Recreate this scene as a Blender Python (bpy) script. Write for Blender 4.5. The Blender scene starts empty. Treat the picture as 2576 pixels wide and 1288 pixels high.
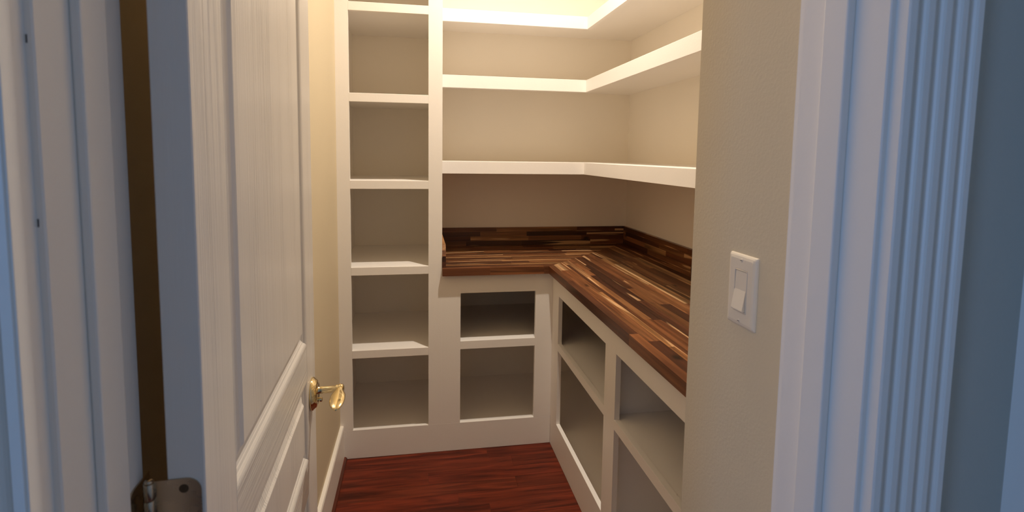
import bpy, bmesh, math, random
from mathutils import Matrix, Vector
random.seed(11)
SC = bpy.context.scene
COL = SC.collection

# ------------------------------------------------------------------ camera
F, PY, YAW, PITCH, ROLL, EYE = 1345.41, 508.61, -0.177209, -0.0878825, -0.0137704, 1.451587
cy, sy = math.cos(YAW), math.sin(YAW)
cp, sp = math.cos(PITCH), math.sin(PITCH)
R0 = Vector((cy, sy, 0)); U0 = Vector((sp * sy, -sp * cy, cp)); FW = Vector((-cp * sy, cp * cy, sp))
RT = math.cos(ROLL) * R0 - math.sin(ROLL) * U0
UP = math.sin(ROLL) * R0 + math.cos(ROLL) * U0
cam_d = bpy.data.cameras.new('camera'); cam = bpy.data.objects.new('camera', cam_d); COL.objects.link(cam)
cam.matrix_world = Matrix(((RT.x, UP.x, -FW.x, 0), (RT.y, UP.y, -FW.y, 0), (RT.z, UP.z, -FW.z, EYE), (0, 0, 0, 1)))
cam_d.sensor_width = 36; cam_d.lens = F * 36 / 2576
cam_d.shift_y = -(644 - PY) / 2576
cam_d.clip_start = 0.02
cam_d.dof.use_dof = True; cam_d.dof.focus_distance = 2.1; cam_d.dof.aperture_fstop = 8.5
SC.camera = cam

# ------------------------------------------------------------------ world, lights, exposure
LAMP = (0.475, 1.96, 2.95)
LAMP_POWER = 26.0
LAMP_SPREAD = 156
LAMP_COL = (1.0, 0.87, 0.73)
DAY_POWER = 23.5
DAY_COL = (0.30, 0.52, 1.0)
w = bpy.data.worlds.new('world'); SC.world = w; w.use_nodes = True
bg = w.node_tree.nodes['Background']; bg.inputs[0].default_value = (0.42, 0.6, 1.0, 1); bg.inputs[1].default_value = 0.5
SC.view_settings.view_transform = 'Standard'; SC.view_settings.look = 'None'
SC.view_settings.exposure = 0.0; SC.view_settings.gamma = 1.0
SC.view_settings.use_curve_mapping = False
SC.cycles.max_bounces = 14; SC.cycles.diffuse_bounces = 10
SC.cycles.sample_clamp_indirect = 8
SC.cycles.use_denoising = True

def area(name, loc, rot, sx, sy_, power, col):
    d = bpy.data.lights.new(name, 'AREA'); d.shape = 'RECTANGLE'; d.size = sx; d.size_y = sy_
    d.energy = power; d.color = col
    o = bpy.data.objects.new(name, d); COL.objects.link(o); o.location = loc; o.rotation_euler = rot
    return o
# daylight through the hall window (just outside the glass of the rear hall wall)
area('window_daylight', (-2.39, -0.95, 1.45), (math.radians(90), 0, math.radians(-90)), 0.8, 1.2, DAY_POWER, DAY_COL)

# ------------------------------------------------------------------ materials
def nt(name):
    m = bpy.data.materials.new(name); m.use_nodes = True
    t = m.node_tree; return m, t.nodes, t.links, t.nodes['Principled BSDF']

def paint(name, col, rough=0.5, bump=0.02, scale=260, var=0.03, dist=0.001):
    m, N, L, B = nt(name)
    geo = N.new('ShaderNodeNewGeometry')
    n = N.new('ShaderNodeTexNoise'); n.inputs['Scale'].default_value = scale; n.inputs['Detail'].default_value = 4
    L.new(geo.outputs['Position'], n.inputs['Vector'])
    n2 = N.new('ShaderNodeTexNoise'); n2.inputs['Scale'].default_value = 3.0; n2.inputs['Detail'].default_value = 3
    L.new(geo.outputs['Position'], n2.inputs['Vector'])
    mx = N.new('ShaderNodeMix'); mx.data_type = 'RGBA'
    mx.inputs[6].default_value = tuple(c * (1 - var) for c in col) + (1,)
    mx.inputs[7].default_value = tuple(min(1, c * (1 + var)) for c in col) + (1,)
    L.new(n2.outputs['Fac'], mx.inputs[0]); L.new(mx.outputs[2], B.inputs['Base Color'])
    b = N.new('ShaderNodeBump'); b.inputs['Strength'].default_value = bump * 10; b.inputs['Distance'].default_value = dist
    L.new(n.outputs['Fac'], b.inputs['Height']); L.new(b.outputs['Normal'], B.inputs['Normal'])
    B.inputs['Roughness'].default_value = rough
    return m

def grain_paint(name, col, axis, rough=0.32):
    """white moulded door skin with embossed wood grain running along an object axis"""
    m, N, L, B = nt(name)
    tc = N.new('ShaderNodeTexCoord')
    mp = N.new('ShaderNodeMapping')
    s = [190.0, 30.0, 190.0]; s[axis] = 2.2
    mp.inputs['Scale'].default_value = s
    L.new(tc.outputs['Object'], mp.inputs['Vector'])
    n = N.new('ShaderNodeTexNoise'); n.inputs['Scale'].default_value = 1.0; n.inputs['Detail'].default_value = 5
    n.inputs['Distortion'].default_value = 0.4
    L.new(mp.outputs[0], n.inputs['Vector'])
    mp2 = N.new('ShaderNodeMapping'); s2 = [9.0, 3.0, 9.0]; s2[axis] = 0.9
    mp2.inputs['Scale'].default_value = s2; L.new(tc.outputs['Object'], mp2.inputs['Vector'])
    wv = N.new('ShaderNodeTexNoise'); wv.inputs['Scale'].default_value = 1.0; wv.inputs['Detail'].default_value = 1
    L.new(mp2.outputs[0], wv.inputs['Vector'])
    mul = N.new('ShaderNodeMath'); mul.operation = 'MULTIPLY'; mul.inputs[1].default_value = 26.0
    L.new(wv.outputs['Fac'], mul.inputs[0])
    sn = N.new('ShaderNodeMath'); sn.operation = 'SINE'; L.new(mul.outputs[0], sn.inputs[0])
    rmp = N.new('ShaderNodeMapRange'); rmp.inputs[1].default_value = 0.42; rmp.inputs[2].default_value = 0.62
    L.new(n.outputs['Fac'], rmp.inputs[0])
    add = N.new('ShaderNodeMath'); add.operation = 'MULTIPLY_ADD'; add.inputs[1].default_value = 0.22
    L.new(sn.outputs[0], add.inputs[0]); L.new(rmp.outputs[0], add.inputs[2])
    b = N.new('ShaderNodeBump'); b.inputs['Strength'].default_value = 1.0; b.inputs['Distance'].default_value = 0.0009
    pm = N.new('ShaderNodeTexNoise'); pm.inputs['Scale'].default_value = 1.6; pm.inputs['Detail'].default_value = 1
    L.new(mp2.outputs[0], pm.inputs['Vector'])
    pr = N.new('ShaderNodeMapRange'); pr.inputs[1].default_value = 0.36; pr.inputs[2].default_value = 0.60; pr.inputs[3].default_value = 0.15
    L.new(pm.outputs['Fac'], pr.inputs[0]); L.new(pr.outputs[0], b.inputs['Strength'])
    L.new(add.outputs[0], b.inputs['Height']); L.new(b.outputs['Normal'], B.inputs['Normal'])
    B.inputs['Base Color'].default_value = col + (1,)
    B.inputs['Roughness'].default_value = rough
    return m

def wood(name, axis, rough, sc_across=60.0, sc_along=2.2, knots=True, contrast=0.55, sap=True):
    """grain along a world axis, base colour from the object's own colour, shifted piece by piece"""
    m, N, L, B = nt(name)
    geo = N.new('ShaderNodeNewGeometry'); oi = N.new('ShaderNodeObjectInfo')
    off = N.new('ShaderNodeVectorMath'); off.operation = 'SCALE'; off.inputs['Scale'].default_value = 37.0
    cmb = N.new('ShaderNodeCombineXYZ')
    for i in range(3): L.new(oi.outputs['Random'], cmb.inputs[i])
    L.new(cmb.outputs[0], off.inputs[0])
    ad = N.new('ShaderNodeVectorMath'); ad.operation = 'ADD'
    L.new(geo.outputs['Position'], ad.inputs[0]); L.new(off.outputs[0], ad.inputs[1])
    mp = N.new('ShaderNodeMapping'); s = [sc_across] * 3; s[axis] = sc_along
    mp.inputs['Scale'].default_value = s; L.new(ad.outputs[0], mp.inputs['Vector'])
    n = N.new('ShaderNodeTexNoise'); n.inputs['Scale'].default_value = 1; n.inputs['Detail'].default_value = 6
    n.inputs['Distortion'].default_value = 0.8
    L.new(mp.outputs[0], n.inputs['Vector'])
    r = N.new('ShaderNodeValToRGB')
    r.color_ramp.elements[0].position = 0.30; r.color_ramp.elements[0].color = (1 - contrast,) * 3 + (1,)
    r.color_ramp.elements[1].position = 0.68; r.color_ramp.elements[1].color = (1.25, 1.25, 1.25, 1)
    L.new(n.outputs['Fac'], r.inputs[0])
    mul = N.new('ShaderNodeMix'); mul.data_type = 'RGBA'; mul.blend_type = 'MULTIPLY'; mul.inputs[0].default_value = 1
    L.new(oi.outputs['Color'], mul.inputs[6]); L.new(r.outputs[0], mul.inputs[7])
    out = mul.outputs[2]
    # broad figure: darker heartwood streaks
    mp3 = N.new('ShaderNodeMapping'); s3 = [22.0] * 3; s3[axis] = 1.3
    mp3.inputs['Scale'].default_value = s3; L.new(ad.outputs[0], mp3.inputs['Vector'])
    n3 = N.new('ShaderNodeTexNoise'); n3.inputs['Scale'].default_value = 1; n3.inputs['Detail'].default_value = 2
    n3.inputs['Distortion'].default_value = 1.2
    L.new(mp3.outputs[0], n3.inputs['Vector'])
    r3 = N.new('ShaderNodeValToRGB')
    r3.color_ramp.elements[0].position = 0.36; r3.color_ramp.elements[0].color = (.52, .42, .36, 1)
    r3.color_ramp.elements[1].position = 0.52; r3.color_ramp.elements[1].color = (1, 1, 1, 1)
    L.new(n3.outputs['Fac'], r3.inputs[0])
    mu3 = N.new('ShaderNodeMix'); mu3.data_type = 'RGBA'; mu3.blend_type = 'MULTIPLY'; mu3.inputs[0].default_value = 0.8
    L.new(out, mu3.inputs[6]); L.new(r3.outputs[0], mu3.inputs[7]); out = mu3.outputs[2]
    if sap:
        mp4 = N.new('ShaderNodeMapping'); s4 = [30.0] * 3; s4[axis] = 1.6
        mp4.inputs['Scale'].default_value = s4; L.new(ad.outputs[0], mp4.inputs['Vector'])
        n4 = N.new('ShaderNodeTexNoise'); n4.inputs['Scale'].default_value = 1; n4.inputs['Detail'].default_value = 1.5
        n4.inputs['Distortion'].default_value = 0.6
        L.new(mp4.outputs[0], n4.inputs['Vector'])
        r4 = N.new('ShaderNodeMapRange'); r4.inputs[1].default_value = 0.625; r4.inputs[2].default_value = 0.655; r4.inputs[4].default_value = 0.85
        L.new(n4.outputs['Fac'], r4.inputs[0])
        sc4 = N.new('ShaderNodeMix'); sc4.data_type = 'RGBA'; sc4.blend_type = 'MULTIPLY'; sc4.inputs[0].default_value = 1
        sc4.inputs[6].default_value = (.66, .40, .20, 1); L.new(r.outputs[0], sc4.inputs[7])
        mu4 = N.new('ShaderNodeMix'); mu4.data_type = 'RGBA'
        L.new(r4.outputs[0], mu4.inputs[0]); L.new(out, mu4.inputs[6]); L.new(sc4.outputs[2], mu4.inputs[7]); out = mu4.outputs[2]
    if knots:
        mk = N.new('ShaderNodeMapping'); sk = [9.0] * 3; sk[axis] = 5.0
        mk.inputs['Scale'].default_value = sk; L.new(ad.outputs[0], mk.inputs['Vector'])
        v = N.new('ShaderNodeTexVoronoi'); v.inputs['Scale'].default_value = 1.0; v.inputs['Randomness'].default_value = 1
        L.new(mk.outputs[0], v.inputs['Vector'])
        rk = N.new('ShaderNodeMapRange'); rk.inputs[1].default_value = 0.05; rk.inputs[2].default_value = 0.15
        rk.inputs[3].default_value = 0.12; rk.inputs[4].default_value = 1.0
        L.new(v.outputs['Distance'], rk.inputs[0])
        mk2 = N.new('ShaderNodeMix'); mk2.data_type = 'RGBA'; mk2.blend_type = 'MULTIPLY'; mk2.inputs[0].default_value = 1
        L.new(out, mk2.inputs[6]); L.new(rk.outputs[0], mk2.inputs[7]); out = mk2.outputs[2]
    L.new(out, B.inputs['Base Color'])
    b = N.new('ShaderNodeBump'); b.inputs['Strength'].default_value = 0.12; b.inputs['Distance'].default_value = 0.0006
    L.new(n.outputs['Fac'], b.inputs['Height']); L.new(b.outputs['Normal'], B.inputs['Normal'])
    B.inputs['Roughness'].default_value = rough
    return m

def metal(name, col, rough, bump=0.0):
    m, N, L, B = nt(name)
    geo = N.new('ShaderNodeNewGeometry')
    n = N.new('ShaderNodeTexNoise'); n.inputs['Scale'].default_value = 60; L.new(geo.outputs['Position'], n.inputs['Vector'])
    r = N.new('ShaderNodeMapRange'); r.inputs[3].default_value = rough * 0.7; r.inputs[4].default_value = rough * 1.3
    L.new(n.outputs['Fac'], r.inputs[0]); L.new(r.outputs[0], B.inputs['Roughness'])
    B.inputs['Base Color'].default_value = col + (1,); B.inputs['Metallic'].default_value = 1
    return m

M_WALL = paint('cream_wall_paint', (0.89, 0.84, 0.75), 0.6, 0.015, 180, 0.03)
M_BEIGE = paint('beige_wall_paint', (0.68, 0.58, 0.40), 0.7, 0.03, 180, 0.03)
M_HALL = paint('grey_hall_wall_paint', (0.53, 0.52, 0.45), 0.7, 0.05, 180, 0.03)
M_CEIL = paint('ceiling_paint', (0.88, 0.87, 0.83), 0.8, 0.05, 120, 0.02)
M_WHITE = paint('white_cabinet_paint', (0.90, 0.87, 0.83), 0.42, 0.02, 120, 0.015)
M_TRIM = paint('white_trim_paint', (0.90, 0.86, 0.79), 0.38, 0.03, 90, 0.015)
M_GRAIN_V = grain_paint('white_door_skin_upright_grain', (0.84, 0.80, 0.74), 2)
M_DOOR = paint('white_door_moulding', (0.76, 0.73, 0.68), 0.32, 0.0, 90, 0.01)
M_GRAIN_H = grain_paint('white_door_skin_level_grain', (0.80, 0.77, 0.71), 0)
M_PLASTIC = paint('switch_plastic', (0.80, 0.71, 0.56), 0.3, 0.0, 50, 0.0)
M_BRASS = metal('polished_brass', (0.80, 0.66, 0.38), 0.10)
M_HINGE = metal('tarnished_hinge_metal', (0.52, 0.42, 0.30), 0.28)
M_SCREW = metal('dark_screw_metal', (0.12, 0.09, 0.06), 0.5)
M_DARK = paint('dark_gap', (0.03, 0.03, 0.035), 0.8, 0.0, 50, 0.0)
M_STAVE_X = wood('acacia_grain_across', 0, 0.33)
M_STAVE_Y = wood('acacia_grain_along', 1, 0.33)
M_NOSE_X = wood('acacia_front_edge_across', 0, 0.33, sap=False, knots=False)
M_NOSE_Y = wood('acacia_front_edge_along', 1, 0.33, sap=False, knots=False)
M_STAVE_Z = wood('acacia_grain_end', 1, 0.4)
M_FLOOR = wood('red_brown_floorboard', 0, 0.48, 34.0, 3.8, False, 0.58, False)
M_FLOOR.node_tree.nodes['Principled BSDF'].inputs['Specular IOR Level'].default_value = 0.22
M_SHOE = wood('red_brown_shoe_moulding', 1, 0.35, 50.0, 2.0, False, 0.3, False)

# ------------------------------------------------------------------ mesh helpers
class MB:
    def __init__(s): s.bm = bmesh.new()
    def box(s, x0, x1, y0, y1, z0, z1, bev=0.0, seg=1):
        b = bmesh.new()
        vs = [b.verts.new((x, y, z)) for x in (x0, x1) for y in (y0, y1) for z in (z0, z1)]
        for f in ((0, 1, 3, 2), (4, 6, 7, 5), (0, 4, 5, 1), (2, 3, 7, 6), (0, 2, 6, 4), (1, 5, 7, 3)):
            b.faces.new([vs[i] for i in f])
        if bev: bmesh.ops.bevel(b, geom=list(b.edges), offset=bev, segments=seg, affect='EDGES', profile=0.5)
        s._merge(b); return s
    def prism(s, pts, z0, z1, bev=0.0):
        b = bmesh.new()
        lo = [b.verts.new((p[0], p[1], z0)) for p in pts]; hi = [b.verts.new((p[0], p[1], z1)) for p in pts]
        b.faces.new(hi); b.faces.new(lo[::-1])
        n = len(pts)
        for i in range(n): b.faces.new((lo[i], lo[(i + 1) % n], hi[(i + 1) % n], hi[i]))
        bmesh.ops.recalc_face_normals(b, faces=list(b.faces))
        if bev: bmesh.ops.bevel(b, geom=list(b.edges), offset=bev, segments=1, affect='EDGES', profile=0.5)
        s._merge(b); return s
    def _merge(s, b, mat=None):
        if mat is not None: b.transform(mat)
        me = bpy.data.meshes.new('tmp'); b.to_mesh(me); b.free(); s.bm.from_mesh(me); bpy.data.meshes.remove(me)
    def lathe(s, prof, mat, n=40, squash=(1, 1)):
        """profile of (radius, height) about local z, placed by mat"""
        b = bmesh.new(); rings = []
        for r, h in prof:
            if r < 1e-6: rings.append([b.verts.new((0, 0, h))]); continue
            rings.append([b.verts.new((r * math.cos(2 * math.pi * k / n) * squash[0], r * math.sin(2 * math.pi * k / n) * squash[1], h)) for k in range(n)])
        for A, C in zip(rings, rings[1:]):
            for k in range(n):
                a0, a1 = A[k % len(A)], A[(k + 1) % len(A)]; c0, c1 = C[k % len(C)], C[(k + 1) % len(C)]
                q = [a0, a1, c1, c0]; u = []
                for v in q:
                    if v not in u: u.append(v)
                if len(u) > 2: b.faces.new(u)
        bmesh.ops.recalc_face_normals(b, faces=list(b.faces))
        s._merge(b, mat); return s
    def sweep(s, secs):
        """secs: list of rings (lists of points) joined one to the next, ends capped"""
        b = bmesh.new(); R = [[b.verts.new(p) for p in r] for r in secs]; n = len(R[0])
        for A, C in zip(R, R[1:]):
            for k in range(n): b.faces.new((A[k], A[(k + 1) % n], C[(k + 1) % n], C[k]))
        b.faces.new(R[0][::-1]); b.faces.new(R[-1])
        bmesh.ops.recalc_face_normals(b, faces=list(b.faces))
        s._merge(b); return s
    def build(s, name, mat, parent=None, smooth=False):
        me = bpy.data.meshes.new(name); s.bm.to_mesh(me); s.bm.free()
        me.materials.append(mat)
        if smooth:
            for p in me.polygons: p.use_smooth = True
        o = bpy.data.objects.new(name, me); COL.objects.link(o)
        if parent is not None: o.parent = parent
        return o

def tag(o, label=None, cat=None, group=None, kind=None):
    if label: o['label'] = label
    if cat: o['category'] = cat
    if group: o['group'] = group
    if kind: o['kind'] = kind
    return o

def empty(name, label, cat, loc=(0, 0, 0)):
    o = bpy.data.objects.new(name, None); COL.objects.link(o); o.location = loc; o.empty_display_size = 0.05
    return tag(o, label, cat)

def bx(name, mat, parent, x0, x1, y0, y1, z0, z1, bev=0.0003):
    ox, oy, oz = parent.location if parent is not None else (0, 0, 0)
    return MB().box(x0 - ox, x1 - ox, y0 - oy, y1 - oy, z0 - oz, z1 - oz, bev).build(name, mat, parent)

def struct(name, mb, mat, label=None, cat=None):
    o = mb.build(name, mat); return tag(o, label, cat, kind='structure')

# ------------------------------------------------------------------ key dimensions (metres)
YF, YB = 2.5228, 3.1395          # face of the back units, back wall
XF, XB = 0.6632, 1.2835          # face of the right cabinet, right wall
XL = -0.3563                     # left wall
CT, CTH, OV = 0.914, 0.0361, 0.0283
T = 0.019
XT0, XT1, XT2 = -0.2985, 0.0548, 0.1188   # tall unit: opening left, opening right, stile right
CEIL = 2.97
HW0, HW1 = 0.453, 0.574          # hall face and pantry face of the door wall
JL, JR = -0.274, 0.446           # jamb faces
STUB_X, STUB_Y = 0.505, 0.909

# ------------------------------------------------------------------ setting
struct('wall_back', MB().box(XL - .1, XB + .1, YB, YB + .1, 0, CEIL), M_WALL, 'cream painted wall behind the shelves and worktop at the far end of the pantry', 'wall')
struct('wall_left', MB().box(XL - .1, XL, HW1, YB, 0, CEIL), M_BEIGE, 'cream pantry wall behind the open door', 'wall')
struct('wall_right', MB().box(XB, XB + .1, STUB_Y, YB, 0, CEIL), M_WALL, 'cream wall above the right-hand worktop', 'wall')
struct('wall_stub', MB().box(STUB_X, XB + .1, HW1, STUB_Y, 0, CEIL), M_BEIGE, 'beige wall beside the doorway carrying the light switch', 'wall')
wf = MB().box(-2.4, JL - .018, HW0, HW1, 0, CEIL).box(JR + .018, 0.83, HW0, HW1, 0, CEIL).box(JL - .018, JR + .018, HW0, HW1, 2.06, CEIL)
struct('wall_front', wf, M_HALL, 'wall around the doorway, grey-blue on the hall side', 'wall')
struct('wall_hall_right', MB().box(0.632, 0.75, -2.3, HW0, 0, CEIL), M_TRIM, 'pale hall wall at the right edge of the picture', 'wall')
struct('wall_hall_left', MB().box(-2.5, -2.4, -2.3, -1.40, 0, CEIL).box(-2.5, -2.4, -.50, HW1, 0, CEIL).box(-2.5, -2.4, -1.40, -.50, 0, .8).box(-2.5, -2.4, -1.40, -.50, 2.1, CEIL), M_HALL, 'hall wall out of the picture on the left', 'wall')
wr = MB().box(-2.5, .75, -2.4, -2.3, 0, CEIL)
struct('wall_hall_rear', wr, M_HALL, 'hall wall behind the photographer', 'wall')
win = MB()
for a, b, c, d_ in ((-1.40, -1.35, .8, 2.1), (-.55, -.50, .8, 2.1), (-1.35, -.55, .8, .85), (-1.35, -.55, 2.05, 2.1), (-1.35, -.55, 1.43, 1.47)):
    win.box(-2.48, -2.42, a, b, c, d_, .002)
struct('window_1', win, M_TRIM, 'white framed hall window, out of the picture on the left', 'window')
struct('ceiling', MB().box(-2.5, XB + .1, -2.4, YB + .1, CEIL, CEIL + .1), M_CEIL, 'plain white ceiling', 'ceiling')

# floor: sub-floor with individual boards in the pantry and doorway
fl = struct('floor', MB().box(-2.5, XB + .1, -2.4, YB + .1, -.05, -.0012), M_SHOE, 'dark red-brown stained oak strip floor', 'floor')
fl.color = (.10, .022, .010, 1)
BWID = 0.0825
def board_row(y0, y1, x0, x1, lmin, lmax):
    x = x0 - random.uniform(0, lmin)
    while x < x1:
        L_ = random.uniform(lmin, lmax); a, b = max(x, x0), min(x + L_, x1)
        if b - a > .02:
            o = MB().box(a + .0003, b - .0003, y0 + .0003, y1 - .0003, -.0012, random.uniform(-.0002, .0002) , .0002).build('floorboard', M_FLOOR, fl)
            k = random.uniform(.86, 1.12); h = random.uniform(-.08, .08)
            o.color = (.145 * k, .024 * k * (1 + h), .009 * k * (1 + h), 1)
        x += L_
y = HW0
while y < YF - .0001:
    y1 = min(y + BWID, YF)
    board_row(y, y1, XL, XF + .0 if y > STUB_Y else STUB_X, .35, 1.1)
    y = y1

# baseboard and wooden shoe along the left wall
bb = MB()
bb.sweep([[(XL, yy, 0), (XL + .017, yy, 0), (XL + .017, yy, .158), (XL + .014, yy, .165), (XL, yy, .166)] for yy in (HW1, YF)])
struct('baseboard_left', bb, M_TRIM, 'white baseboard along the left pantry wall', 'baseboard')
sh = MB(); q = [(XL + .017 + .013 * math.sin(a * math.pi / 12), .013 * math.cos(a * math.pi / 12)) for a in range(7)] + [(XL + .017, 0)]
sh.sweep([[(p[0], yy, p[1]) for p in q] for yy in (HW1, YF - .001)])
so = struct('trim_1', sh, M_SHOE, 'thin red-brown shoe moulding at the foot of the left baseboard', 'moulding'); so.color = (.13, .03, .014, 1)
struct('baseboard_stub', MB().box(STUB_X - .015, STUB_X, HW1, STUB_Y, 0, .165, .002), M_TRIM, 'white baseboard under the light switch wall', 'baseboard')
# continuous kick boards at the foot of the built-ins
struct('baseboard_back', MB().box(XL, XF, YF, YF + T, 0, .1405, .001), M_WHITE, 'white kick board under the tall shelf unit and back cabinet', 'baseboard')
struct('baseboard_right', MB().box(XF, XF + T, STUB_Y, YF, 0, .1555, .001), M_WHITE, 'white kick board under the right cabinet', 'baseboard')

# ------------------------------------------------------------------ door frame: jambs, stops, fluted casings
H0 = 2.04
jl = MB().box(JL - .018, JL, HW0, HW1, 0, H0 + .018, .0012).box(JL, JL + .0085, .4950, .5330, 0, H0, .002, 2)
jamb_l = struct('trim_2', jl, M_TRIM, 'white left door jamb with its stop strip, hinge side', 'door frame')
jr = MB().box(JR, JR + .018, HW0, HW1, 0, H0 + .018, .0012).box(JR - .0100, JR, .4950, .5290, 0, H0, .002, 2)
struct('trim_3', jr, M_TRIM, 'white right door jamb with its stop strip', 'door frame')
struct('trim_4', MB().box(JL, JR, HW0, HW1, H0, H0 + .018, .001).box(JL + .0085, JR - .01, .495, .531, H0 - .01, H0, .001), M_TRIM, 'white head jamb over the doorway', 'door frame')

def casing_profile(w_, th, flutes, groove, depth):
    """points across the face from the inner edge (0) to the outer edge (w_); y is minus the projection"""
    p = [(0, 0), (0, -th + .0015), (.0015, -th)]
    for c in flutes:
        n = 8
        for k in range(n + 1):
            a = math.pi * k / n
            p.append((c - groove / 2 * math.cos(a), -th + depth * math.sin(a)))
    p += [(w_ - .0015, -th), (w_, -th + .0015), (w_, 0)]
    return p
def casing(name, x_in, direction, th, label, z1=H0 + .09):
    p = casing_profile(.0845, th, (.0150, .0340, .0530, .0710), .0125, .0070)
    pts = [(x_in + direction * a, HW0 + b) for a, b in p]
    return struct(name, MB().prism(pts, 0, z1), M_TRIM, label, 'casing')
cl = casing('trim_5', JL - .006, -1, .028, 'white fluted door casing at the left edge of the picture')
cr = casing('trim_6', JR + .006, 1, .0145, 'white fluted door casing right of the doorway')
# raised bead on the inner edge of the left casing
be = MB().box(JL - .0060, JL - .0048, .4255, .4385, 0, H0 + .08, .0004)
be.build('edge_bead', M_TRIM, cl)
struct('trim_7', MB().box(JL - .006, JR + .006, HW0 - .0145, HW0, H0 + .006, H0 + .09, .001), M_TRIM, 'white head casing over the doorway', 'casing')
# pantry-side casing, right
struct('trim_8', MB().box(JR + .005, STUB_X, HW1, HW1 + .014, 0, H0 + .08, .003), M_TRIM, 'narrow white casing between right jamb and switch wall', 'casing')
# nicks in the left jamb edge
for zz, hh in ((1.595, .030), (1.528, .006), (1.393, .006)):
    MB().box(JL - .0050, JL - .0042, HW0 - .0004, HW0 + .0001, zz, zz + hh).build('paint_nick', M_DARK, jamb_l)

# ------------------------------------------------------------------ door
DA = math.asin(.0241 / .711)
door = empty('door_1', 'white three-panel door with embossed wood grain, standing open on the left', 'door', (-.2136, .567, 0))
door['kind'] = 'structure'
door.rotation_euler = (0, 0, math.pi / 2 + DA)
DW, DT = .7245, .035
S0, S1 = .1025, .6145
Z = [(.008, None)]
openings = [(1.037, 1.900), (.777, .960), (.245, .705)]
# stiles
for a, b in ((0, S0), (S1, DW)):
    MB().box(a, b, 0, DT, .010, 2.032, .0012).build('stile', M_GRAIN_V, door)
for z0, z1 in ((.010, .245), (.705, .777), (.960, 1.037), (1.900, 2.032)):
    MB().box(S0, S1, 0, DT, z0, z1, .0002).build('rail', M_GRAIN_H, door)
PROF = [(0, 0), (.0030, .0006), (.0060, .0022), (.0083, .0046), (.0090, .0062), (.0099, .0054), (.0128, .0072), (.0135, .0087), (.0144, .0079), (.0175, .0098),
        (.0220, .0099), (.0360, .0050), (.0400, .0012), (.0410, .0010)]
def panel(z0, z1):
    def ring(b, i, dpt): return [b.verts.new(v) for v in ((S0 + i, dpt, z0 + i), (S1 - i, dpt, z0 + i), (S1 - i, dpt, z1 - i), (S0 + i, dpt, z1 - i))]
    def part(prof, name, mat, cap, par):
        b = bmesh.new(); rings = [ring(b, *p) for p in prof]
        for A, C in zip(rings, rings[1:]):
            for k in range(4): b.faces.new((A[k], A[(k + 1) % 4], C[(k + 1) % 4], C[k]))
        if cap:
            b.faces.new(rings[-1]); b.faces.new(rings[0][::-1])
        bmesh.ops.recalc_face_normals(b, faces=list(b.faces))
        m = MB(); m._merge(b); return m.build(name, mat, par)
    # raised field with its bevelled margin, then the moulding that frames it
    p = part([(.0220, DT), (.0220, .0099), (.0360, .0050), (.0400, .0012), (.0410, .0010)], 'panel', M_GRAIN_V, True, door)
    part([(.0220, DT), (0, DT)] + PROF[:11] + [(.0220, DT)], 'moulding', M_DOOR, False, p)
for z0, z1 in openings: panel(z0, z1)

# hinge: leaf on the door edge, knuckle, leaf on the jamb (door-local: x along door, y into body, edge faces -x)
def rounded_leaf(w0, w1, z0, z1, r, side):
    """outline in (w, z), corners rounded at the w1 end"""
    pts = [(w0, z0)]
    s = 1 if w1 > w0 else -1
    for k in range(7):
        a = math.pi / 2 * k / 6
        pts.append((w1 - s * r + s * r * math.sin(a), z0 + r - r * math.cos(a)))
    for k in range(7):
        a = math.pi / 2 * k / 6
        pts.append((w1 - s * r + s * r * math.cos(a), z1 - r + r * math.sin(a)))
    pts.append((w0, z1)); return pts
def leaf_mesh(outline, th):
    b = bmesh.new()
    f0 = [b.verts.new((0, p[0], p[1])) for p in outline]; f1 = [b.verts.new((-th, p[0], p[1])) for p in outline]
    b.faces.new(f0); b.faces.new(f1[::-1]); n = len(f0)
    for k in range(n): b.faces.new((f0[k], f0[(k + 1) % n], f1[(k + 1) % n], f1[k]))
    bmesh.ops.recalc_face_normals(b, faces=list(b.faces)); return b
def hinge(zt):
    zb = zt - .089
    m = MB(); m._merge(leaf_mesh(rounded_leaf(.048, .0035, zb, zt, .014, 1), .0016))
    h = m.build('hinge', M_HINGE, door); h['label'] = 'tarnished metal hinge leaf'
    for k, (yy, zz) in enumerate(((.0195, zt - .0105), (.0125, zt - .046), (.0290, zb + .036), (.0195, zb + .0105))):
        s = MB(); mat = Matrix.Translation((-.0016, yy, zz)) @ Matrix.Rotation(-math.pi / 2, 4, 'Y')
        s.lathe([(.0, .0003), (.0042, .0003), (.0046, 0.0001), (.0046, -.0003)], mat, 20)
        s.box(-.0021, -.0018, yy - .003, yy + .003, zz - .0005, zz + .0005)
        s.box(-.0021, -.0018, yy - .0005, yy + .0005, zz - .003, zz + .003)
        s.build('screw', M_SCREW, h)
    kn = MB(); segs = 5; hh = (zt - zb) / segs
    for k in range(segs):
        mat = Matrix.Translation((-.0035, .0505, zb + k * hh))
        kn.lathe([(0, .0003), (.0046, .0003), (.0050, .0008), (.0050, hh - .0008), (.0046, hh - .0003), (0, hh - .0003)], mat, 20)
    kn.lathe([(0, 0), (.0040, 0), (.0046, .0012), (.0030, .0030), (0, .0034)], Matrix.Translation((-.0035, .0505, zt)), 20)
    kn.build('knuckle', M_HINGE, h, True)
    return h
for zt in (1.1205, 1.87, .30): hinge(zt)
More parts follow.
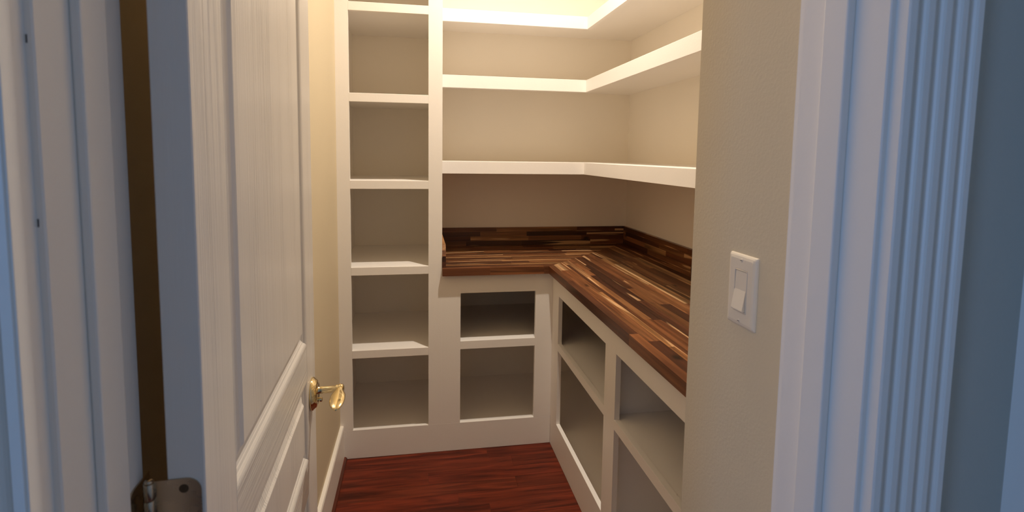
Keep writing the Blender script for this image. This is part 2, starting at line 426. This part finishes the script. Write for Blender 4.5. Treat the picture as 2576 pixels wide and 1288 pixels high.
# jamb leaves (thin plates let into the jamb rebate, seen edge-on beside the knuckle)
for zt in (1.1205, 1.87, .30):
    zb = zt - .089
    b = bmesh.new(); out = [(y_, z_) for y_, z_ in rounded_leaf(.584, .5425, zb, zt, .012, 1)]
    f0 = [b.verts.new((JL, p[0], p[1])) for p in out]; f1 = [b.verts.new((JL + .0016, p[0], p[1])) for p in out]
    b.faces.new(f0); b.faces.new(f1[::-1]); n = len(f0)
    for k in range(n): b.faces.new((f0[k], f0[(k + 1) % n], f1[(k + 1) % n], f1[k]))
    bmesh.ops.recalc_face_normals(b, faces=list(b.faces)); m = MB(); m._merge(b)
    o = m.build('hinge_leaf', M_HINGE, jamb_l); o['label'] = 'tarnished hinge leaf on the jamb'

# lever handle (axis of rose = local -y)
HT, HZ = .6640, .9060
def handle(side):
    """side -1: the face seen in the photo; +1: the far face"""
    y0 = 0 if side < 0 else DT
    A = Matrix.Translation((HT, y0, HZ)) @ Matrix.Rotation(math.pi / 2 * (1 if side < 0 else -1), 4, 'X')
    r = MB(); r.lathe([(.0, 0), (.0335, 0), (.0350, .0015), (.0345, .0055), (.0318, .0070), (.0318, .0082), (.0295, .0098), (.0288, .0122),
                       (.0245, .0146), (.0180, .0158), (.0, .0160)], A, 48, (1, 1.06))
    h = r.build('door_handle', M_BRASS, door, True); h['label'] = 'polished brass lever handle'
    s = MB(); s.lathe([(0, .0140), (.0100, .0140), (.0085, .0165), (.0078, .020), (.0078, .052), (.0092, .0535), (.0098, .0555), (.0092, .0575),
                       (.0100, .0590), (.0112, .0640), (.0100, .0690), (.0060, .0715), (0, .0722)], A @ Matrix.Translation((0, .007 if side < 0 else -.007, 0)), 32)
    s.build('stem', M_BRASS, h, True)
    t = MB(); t.lathe([(0, .0145), (.0045, .0145), (.0050, .0155), (.0050, .0225), (.0035, .0240), (0, .0240)],
                      A @ Matrix.Translation((0, -.015 if side < 0 else .015, 0)), 20)
    t.build('turn_button', M_BRASS, h, True)
    secs = []
    K = 14
    for k in range(K + 1):
        u = k / K
        x = HT - .004 - .078 * u
        yy = .0625 - .0020 * u
        thk = (.0092, .0088, .0100, .0124, .0144, .0155, .0160, .0162, .0162, .0158, .0150, .0137, .0116, .0082, .0024)[k]
        hgt = (.0090, .0075, .0064, .0058, .0053, .0050, .0047, .0045, .0043, .0041, .0038, .0034, .0029, .0021, .0008)[k]
        zz = HZ + .007 - .012 * u * u
        ring = []
        for j in range(20):
            a = 2 * math.pi * j / 20
            ring.append((x, y0 + side * (yy + thk * math.cos(a)), zz + hgt * math.sin(a)))
        secs.append(ring)
    l = MB(); l.sweep(secs); l.build('lever', M_BRASS, h, True)
handle(-1); handle(1)
MB().box(DW, DW + .0012, .006, .029, HZ - .028, HZ + .028, .0004).box(DW + .0012, DW + .009, .011, .024, HZ - .009, HZ + .009, .001).build('latch', M_BRASS, door)

# ------------------------------------------------------------------ tall shelf unit (left of the back wall)
tall = empty('tall_shelf_unit', 'tall narrow white open shelf unit built into the far left corner', 'shelving', (0, YF, 0))
bx('stile', M_WHITE, tall, XL, XT0, YF, YF + T, .1405, CEIL - .002)
bx('stile', M_WHITE, tall, XT1, XT2, YF, YF + T, .1405, CEIL - .002)
bx('side_panel', M_WHITE, tall, XT2 - .019, XT2, YF + T, YB, .1065, CEIL - .002, .0005)
bx('side_panel', M_WHITE, tall, XL, XL + .006, YF + T, YB, .1065, CEIL - .002, .0005)
bx('top_rail', M_WHITE, tall, XT0, XT1, YF, YF + T, 2.88, CEIL - .002)
bx('bottom_shelf', M_WHITE, tall, XL + .006, XT2 - .019, YF + T, YB, .088, .1065, .0005)
for zt in (.5280, .9238, 1.3262, 1.7205, 2.1200, 2.5150):
    s = MB().box(XL + .006, XT2 - .019, YF + T - YF, YB - YF, zt - .018, zt, .0005)
    o = s.build('shelf', M_WHITE, tall)
    n_ = MB().box(XT0, XT1, 0, T, zt - .0385, zt + .0004, .0012)
    n_.build('shelf_nosing', M_WHITE, o)

# ------------------------------------------------------------------ back base cabinet
bc = empty('base_cabinet', 'white open base cabinet below the back run of the worktop, two openings', 'cabinet', (XT2, YF, 0))
bx('stile', M_WHITE, bc, XT2, .2075, YF, YF + T, .1405, CT - CTH)
bx('stile', M_WHITE, bc, .5765, XF, YF, YF + T, .1405, CT - CTH)
bx('top_rail', M_WHITE, bc, .2075, .5765, YF, YF + T, .787, CT - CTH)
bx('shelf', M_WHITE, bc, XT2, XF, YF + T, YB, .531, .5485, .0005)
bx('shelf_nosing', M_WHITE, bc, .2075, .5765, YF, YF + T, .5105, .5500)
bx('bottom_shelf', M_WHITE, bc, XT2, XF, YF + T, YB, .088, .1065, .0005)

# ------------------------------------------------------------------ right base cabinet
rc = empty('base_cabinet', 'long white open base cabinet along the right wall, four openings in view', 'cabinet', (XF, STUB_Y, 0))
X1 = XF + T
bx('stile', M_WHITE, rc, XF, X1, 2.4080, YF, .1555, CT - CTH)
bx('stile', M_WHITE, rc, XF, X1, 1.6650, 1.7680, .1555, CT - CTH)
bx('stile', M_WHITE, rc, XF, X1, STUB_Y, 1.0100, .1555, CT - CTH)
for a, b in ((1.7680, 2.4080), (1.0100, 1.6650)):
    bx('top_rail', M_WHITE, rc, XF, X1, a, b, .786, CT - CTH)
    bx('shelf_nosing', M_WHITE, rc, XF, X1, a, b, .5205, .5555)
bx('partition', M_WHITE, rc, X1, XB, 1.7050, 1.7230, .1065, CT - CTH, .0005)
bx('shelf', M_WHITE, rc, X1, XB, STUB_Y, 1.7050, .534, .5530, .0005)
bx('bottom_shelf', M_WHITE, rc, X1, XB, STUB_Y, 1.7050, .088, .1065, .0005)
far = [(p[0] - XF, p[1] - STUB_Y) for p in ((X1, 1.7230), (XB, 1.7230), (XB, YB), (XF, YB), (XF, YF + T), (X1, YF + T))]
MB().prism(far, .531, .5485, .0004).build('shelf', M_WHITE, rc)
MB().prism(far, .088, .1065, .0004).build('bottom_shelf', M_WHITE, rc)

# ------------------------------------------------------------------ worktop of joined staves, mitred at the corner
PAL = [(.060, .020, .010), (.10, .034, .014), (.155, .054, .020), (.21, .078, .028), (.27, .110, .040), (.34, .155, .058), (.48, .25, .105), (.66, .40, .20)]
def stave_colour(light=0.0):
    wts = [8, 14, 19, 19, 15, 10, 6.5 + light, 4 + light]
    c = random.choices(PAL, wts)[0]; k = random.uniform(.88, 1.14)
    k *= .88
    return (c[0] * k, c[1] * k * random.uniform(.95, 1.05), c[2] * k, 1)
def clip(poly, f):
    out = []
    for i in range(len(poly)):
        p, q = poly[i], poly[(i + 1) % len(poly)]; a, b = f(p), f(q)
        if a >= 0: out.append(p)
        if (a >= 0) != (b >= 0):
            t = a / (a - b); out.append((p[0] + t * (q[0] - p[0]), p[1] + t * (q[1] - p[1])))
    return out
XC, YC = XF - OV, YF - OV            # front corner of the worktop
mx_, my_ = XB - XC, YB - YC
def left_of(p): return (p[1] - YC) * mx_ - (p[0] - XC) * my_      # >= 0: back run side
top = empty('worktop', 'dark acacia butcher block worktop, L-shaped with a mitred corner', 'worktop', (XC, YC, CT))
G = .00012
def rows(lo, hi):
    r = [lo, lo + .030]
    while r[-1] < hi - .045: r.append(r[-1] + random.choice((.016, .022, .028, .034, .040)))
    r.append(hi); return r
def lengths(lo, hi, a, b):
    x = lo - random.uniform(0, a); out = []
    while x < hi:
        l = random.uniform(a, b); p, q_ = max(lo, x), min(hi, x + l)
        if q_ - p > .015: out.append((p, q_))
        elif out and q_ >= hi: out[-1] = (out[-1][0], hi)
        x += l
    return out
nst = 0
for r0, r1 in zip(*(lambda r: (r, r[1:]))(rows(YC, YB))):
    for a, b in lengths(XT2, XB, .20, .52):
        poly = clip([(a + G, r0 + G), (b - G, r0 + G), (b - G, r1 - G), (a + G, r1 - G)], left_of)
        if len(poly) < 3: continue
        area_ = abs(sum(poly[i][0] * poly[(i + 1) % len(poly)][1] - poly[(i + 1) % len(poly)][0] * poly[i][1] for i in range(len(poly)))) / 2
        if area_ < 1e-4: continue
        o = MB().prism([(p[0] - XC, p[1] - YC) for p in poly], -CTH, random.uniform(-.0001, .0001)).build('stave', M_STAVE_X if r0 > YC + .01 else M_NOSE_X, top)
        o.color = stave_colour(2.5) if r0 > YC + .01 else PAL[random.choice((2, 2, 3, 3))] + (1,); nst += 1
for r0, r1 in zip(*(lambda r: (r, r[1:]))(rows(XC, XB))):
    for a, b in lengths(STUB_Y, YB, .28, .75):
        poly = clip([(r0 + G, a + G), (r1 - G, a + G), (r1 - G, b - G), (r0 + G, b - G)], lambda p: -left_of(p))
        if len(poly) < 3: continue
        area_ = abs(sum(poly[i][0] * poly[(i + 1) % len(poly)][1] - poly[(i + 1) % len(poly)][0] * poly[i][1] for i in range(len(poly)))) / 2
        if area_ < 1e-4: continue
        o = MB().prism([(p[0] - XC, p[1] - YC) for p in poly], -CTH, random.uniform(-.0001, .0001)).build('stave', M_STAVE_Y if r0 > XC + .01 else M_NOSE_Y, top)
        o.color = stave_colour() if r0 > XC + .01 else PAL[random.choice((1, 2, 3))] + (1,); nst += 1
print('staves', nst)

# splashbacks: upright strips of the same block
SPH, SPT = .107, .019
def splash(name, label, horiz, lo, hi, face0, face1, mat):
    e = empty(name, label, 'splashback', ((lo, face0, CT) if horiz else (face0, lo, CT)))
    zz = [0, .028, .055, .081, SPH]
    for z0, z1 in zip(zz, zz[1:]):
        for a, b in lengths(lo, hi, .2, .5):
            if horiz: o = MB().box(a - lo + G, b - lo - G, 0, face1 - face0, z0 + G, z1 - G).build('stave', mat, e)
            else: o = MB().box(0, face1 - face0, a - lo + G, b - lo - G, z0 + G, z1 - G).build('stave', mat, e)
            o.color = stave_colour(-1.5)
    return e
splash('splashback', 'acacia splashback strip along the back wall above the worktop', True, XT2 + SPT, XB - SPT, YB - SPT, YB, M_STAVE_X)
splash('splashback', 'acacia splashback strip along the right wall above the worktop', False, STUB_Y, YB, XB - SPT, XB, M_STAVE_Y)
# short end splash against the tall unit, with a clipped front corner
e = empty('splashback', 'short acacia end splashback against the side of the tall shelf unit', 'splashback', (XT2, YF - .004, CT))
zz = [0, .028, .055, .081, SPH]
for k, (z0, z1) in enumerate(zip(zz, zz[1:])):
    b = bmesh.new(); L_ = YB - YF + .004
    cut0 = max(0, z0 - .060) * 0.5; cut1 = max(0, z1 - .060) * 0.5
    pts = [(cut0, z0 + G), (L_, z0 + G), (L_, z1 - G), (cut1, z1 - G)]
    f0 = [b.verts.new((0, p[0], p[1])) for p in pts]; f1 = [b.verts.new((.0175, p[0], p[1])) for p in pts]
    b.faces.new(f0); b.faces.new(f1[::-1])
    for i in range(4): b.faces.new((f0[i], f0[(i + 1) % 4], f1[(i + 1) % 4], f1[i]))
    bmesh.ops.recalc_face_normals(b, faces=list(b.faces)); m = MB(); m._merge(b)
    o = m.build('stave', M_STAVE_Z, e); o.color = (PAL[1], PAL[0], PAL[3], PAL[6])[k] + (1,)

# ------------------------------------------------------------------ three L-shaped wall shelves
SD, NS = .410, .0625
for zt, lab in ((1.4160, 'lowest of the three white L-shaped wall shelves, just above the worktop'),
                (1.8466, 'middle of the three white L-shaped wall shelves'),
                (2.1692, 'topmost of the three white L-shaped wall shelves')):
    ys, xs = YB - SD, XB - SD
    e = empty('wall_shelf', lab, 'shelf', (xs, ys, zt))
    def P(*pp): return [(p[0] - xs, p[1] - ys) for p in pp]
    n_ = .0190
    MB().prism(P((XT2, ys + n_), (xs + n_, ys + n_), (XB, YB), (XT2, YB)), -.019, 0, .0003).build('shelf_board', M_WHITE, e)
    MB().prism(P((xs + n_, ys + n_), (xs + n_, STUB_Y), (XB, STUB_Y), (XB, YB)), -.019, 0, .0003).build('shelf_board', M_WHITE, e)
    MB().prism(P((XT2, ys), (xs, ys), (xs + n_, ys + n_), (XT2, ys + n_)), -NS, .0003, .0010).build('nosing', M_WHITE, e)
    MB().prism(P((xs, ys), (xs, STUB_Y), (xs + n_, STUB_Y), (xs + n_, ys + n_)), -NS, .0003, .0010).build('nosing', M_WHITE, e)

# ------------------------------------------------------------------ light switch
sw = empty('light_switch', 'ivory rocker light switch on the beige wall beside the doorway', 'switch', (STUB_X, .7475, 1.2445))
def sbox(name, x0, x1, y0, y1, z0, z1, bev, mat=M_PLASTIC, par=None, seg=2, rot=0):
    m = MB(); m.box(x0, x1, y0, y1, z0, z1, bev, seg); o = m.build(name, mat, par or sw)
    if rot: o.rotation_euler = (0, rot, 0)
    return o
b = bmesh.new(); H_, W_ = .0572, .0360
def rr(w_, h_, x_, r=.003):
    out = []
    for cx_, cz_, a0 in ((w_ - r, h_ - r, 0), (-w_ + r, h_ - r, 90), (-w_ + r, -h_ + r, 180), (w_ - r, -h_ + r, 270)):
        for k in range(5):
            a = math.radians(a0 + k * 22.5); out.append(b.verts.new((x_, cx_ + r * math.cos(a), cz_ + r * math.sin(a))))
    return out
R = [rr(W_, H_, 0), rr(W_, H_, -.0012), rr(W_ - .0012, H_ - .0012, -.0030), rr(W_ - .0035, H_ - .0035, -.0046), rr(W_ - .0075, H_ - .0075, -.0056),
     rr(.0170, .0338, -.0058, .001), rr(.0170, .0338, -.0025, .001)]
for A, C_ in zip(R, R[1:]):
    n = len(A)
    for k in range(n): b.faces.new((A[k], A[(k + 1) % n], C_[(k + 1) % n], C_[k]))
b.faces.new(R[0]); b.faces.new(R[-1])
bmesh.ops.recalc_face_normals(b, faces=list(b.faces)); m = MB(); m._merge(b); m.build('cover_plate', M_PLASTIC, sw)
# rocker frame
fr = MB()
for y0, y1, z0, z1 in ((-.0165, -.0150, -.0333, .0333), (.0150, .0165, -.0333, .0333), (-.0150, .0150, .0318, .0333), (-.0150, .0150, -.0333, -.0318)):
    fr.box(-.0064, -.0020, y0, y1, z0, z1, .0003)
fr.build('rocker_frame', M_PLASTIC, sw)
# rocker: upper half pressed in, lower half proud
b = bmesh.new(); prof = [(-.0022, .0310), (-.0050, .0308), (-.0060, .0020), (-.0064, .0000), (-.0112, -.0290), (-.0108, -.0306), (-.0022, -.0310)]
f0 = [b.verts.new((p[0], -.0143, p[1])) for p in prof]; f1 = [b.verts.new((p[0], .0143, p[1])) for p in prof]
b.faces.new(f0); b.faces.new(f1[::-1])
for i in range(len(prof)): b.faces.new((f0[i], f0[(i + 1) % len(prof)], f1[(i + 1) % len(prof)], f1[i]))
bmesh.ops.recalc_face_normals(b, faces=list(b.faces)); m = MB(); m._merge(b); m.build('rocker', M_PLASTIC, sw)
for zz in (.0480, -.0480):
    s = MB(); s.lathe([(0, .0010), (.0022, .0009), (.0032, .0002), (.0032, -.0006)], Matrix.Translation((-.0056, 0, zz)) @ Matrix.Rotation(-math.pi / 2, 4, 'Y'), 18)
    s.build('screw', M_PLASTIC, sw)
    MB().box(-.0068, -.0063, -.0026, .0026, zz - .0004, zz + .0004).build('screw_slot', M_DARK, sw)

# ------------------------------------------------------------------ ceiling lamp above the pantry floor (out of the picture)
lamp = empty('ceiling_lamp', 'small round warm downlight with a white trim ring in the pantry ceiling', 'lamp', (LAMP[0], LAMP[1], CEIL))
m = MB(); m.lathe([(.038, -.0165), (.040, -.0180), (.062, -.0100), (.066, -.0040), (.066, 0), (.036, 0), (.036, -.0165), (.038, -.0165)], Matrix.Identity(4), 40)
m.build('trim_ring', M_CEIL, lamp, True)
em = bpy.data.materials.new('lit_lens'); em.use_nodes = True; N = em.node_tree.nodes; N.clear()
eo = N.new('ShaderNodeOutputMaterial'); ee = N.new('ShaderNodeEmission')
RB = .026
ee.inputs[0].default_value = LAMP_COL + (1,); ee.inputs[1].default_value = 40.0
em.node_tree.links.new(ee.outputs[0], eo.inputs[0])
m = MB(); m.lathe([(0, -.0190), (RB, -.0190), (RB, -.0120), (0, -.0120)], Matrix.Identity(4), 40)
m.build('lens', em, lamp)

ld = bpy.data.lights.new('downlight_beam', 'AREA'); ld.shape = 'DISK'; ld.size = 2 * RB; ld.energy = LAMP_POWER; ld.color = LAMP_COL
ld.spread = math.radians(LAMP_SPREAD)
lo = bpy.data.objects.new('downlight_beam', ld); COL.objects.link(lo); lo.location = (LAMP[0], LAMP[1], CEIL - .0195)
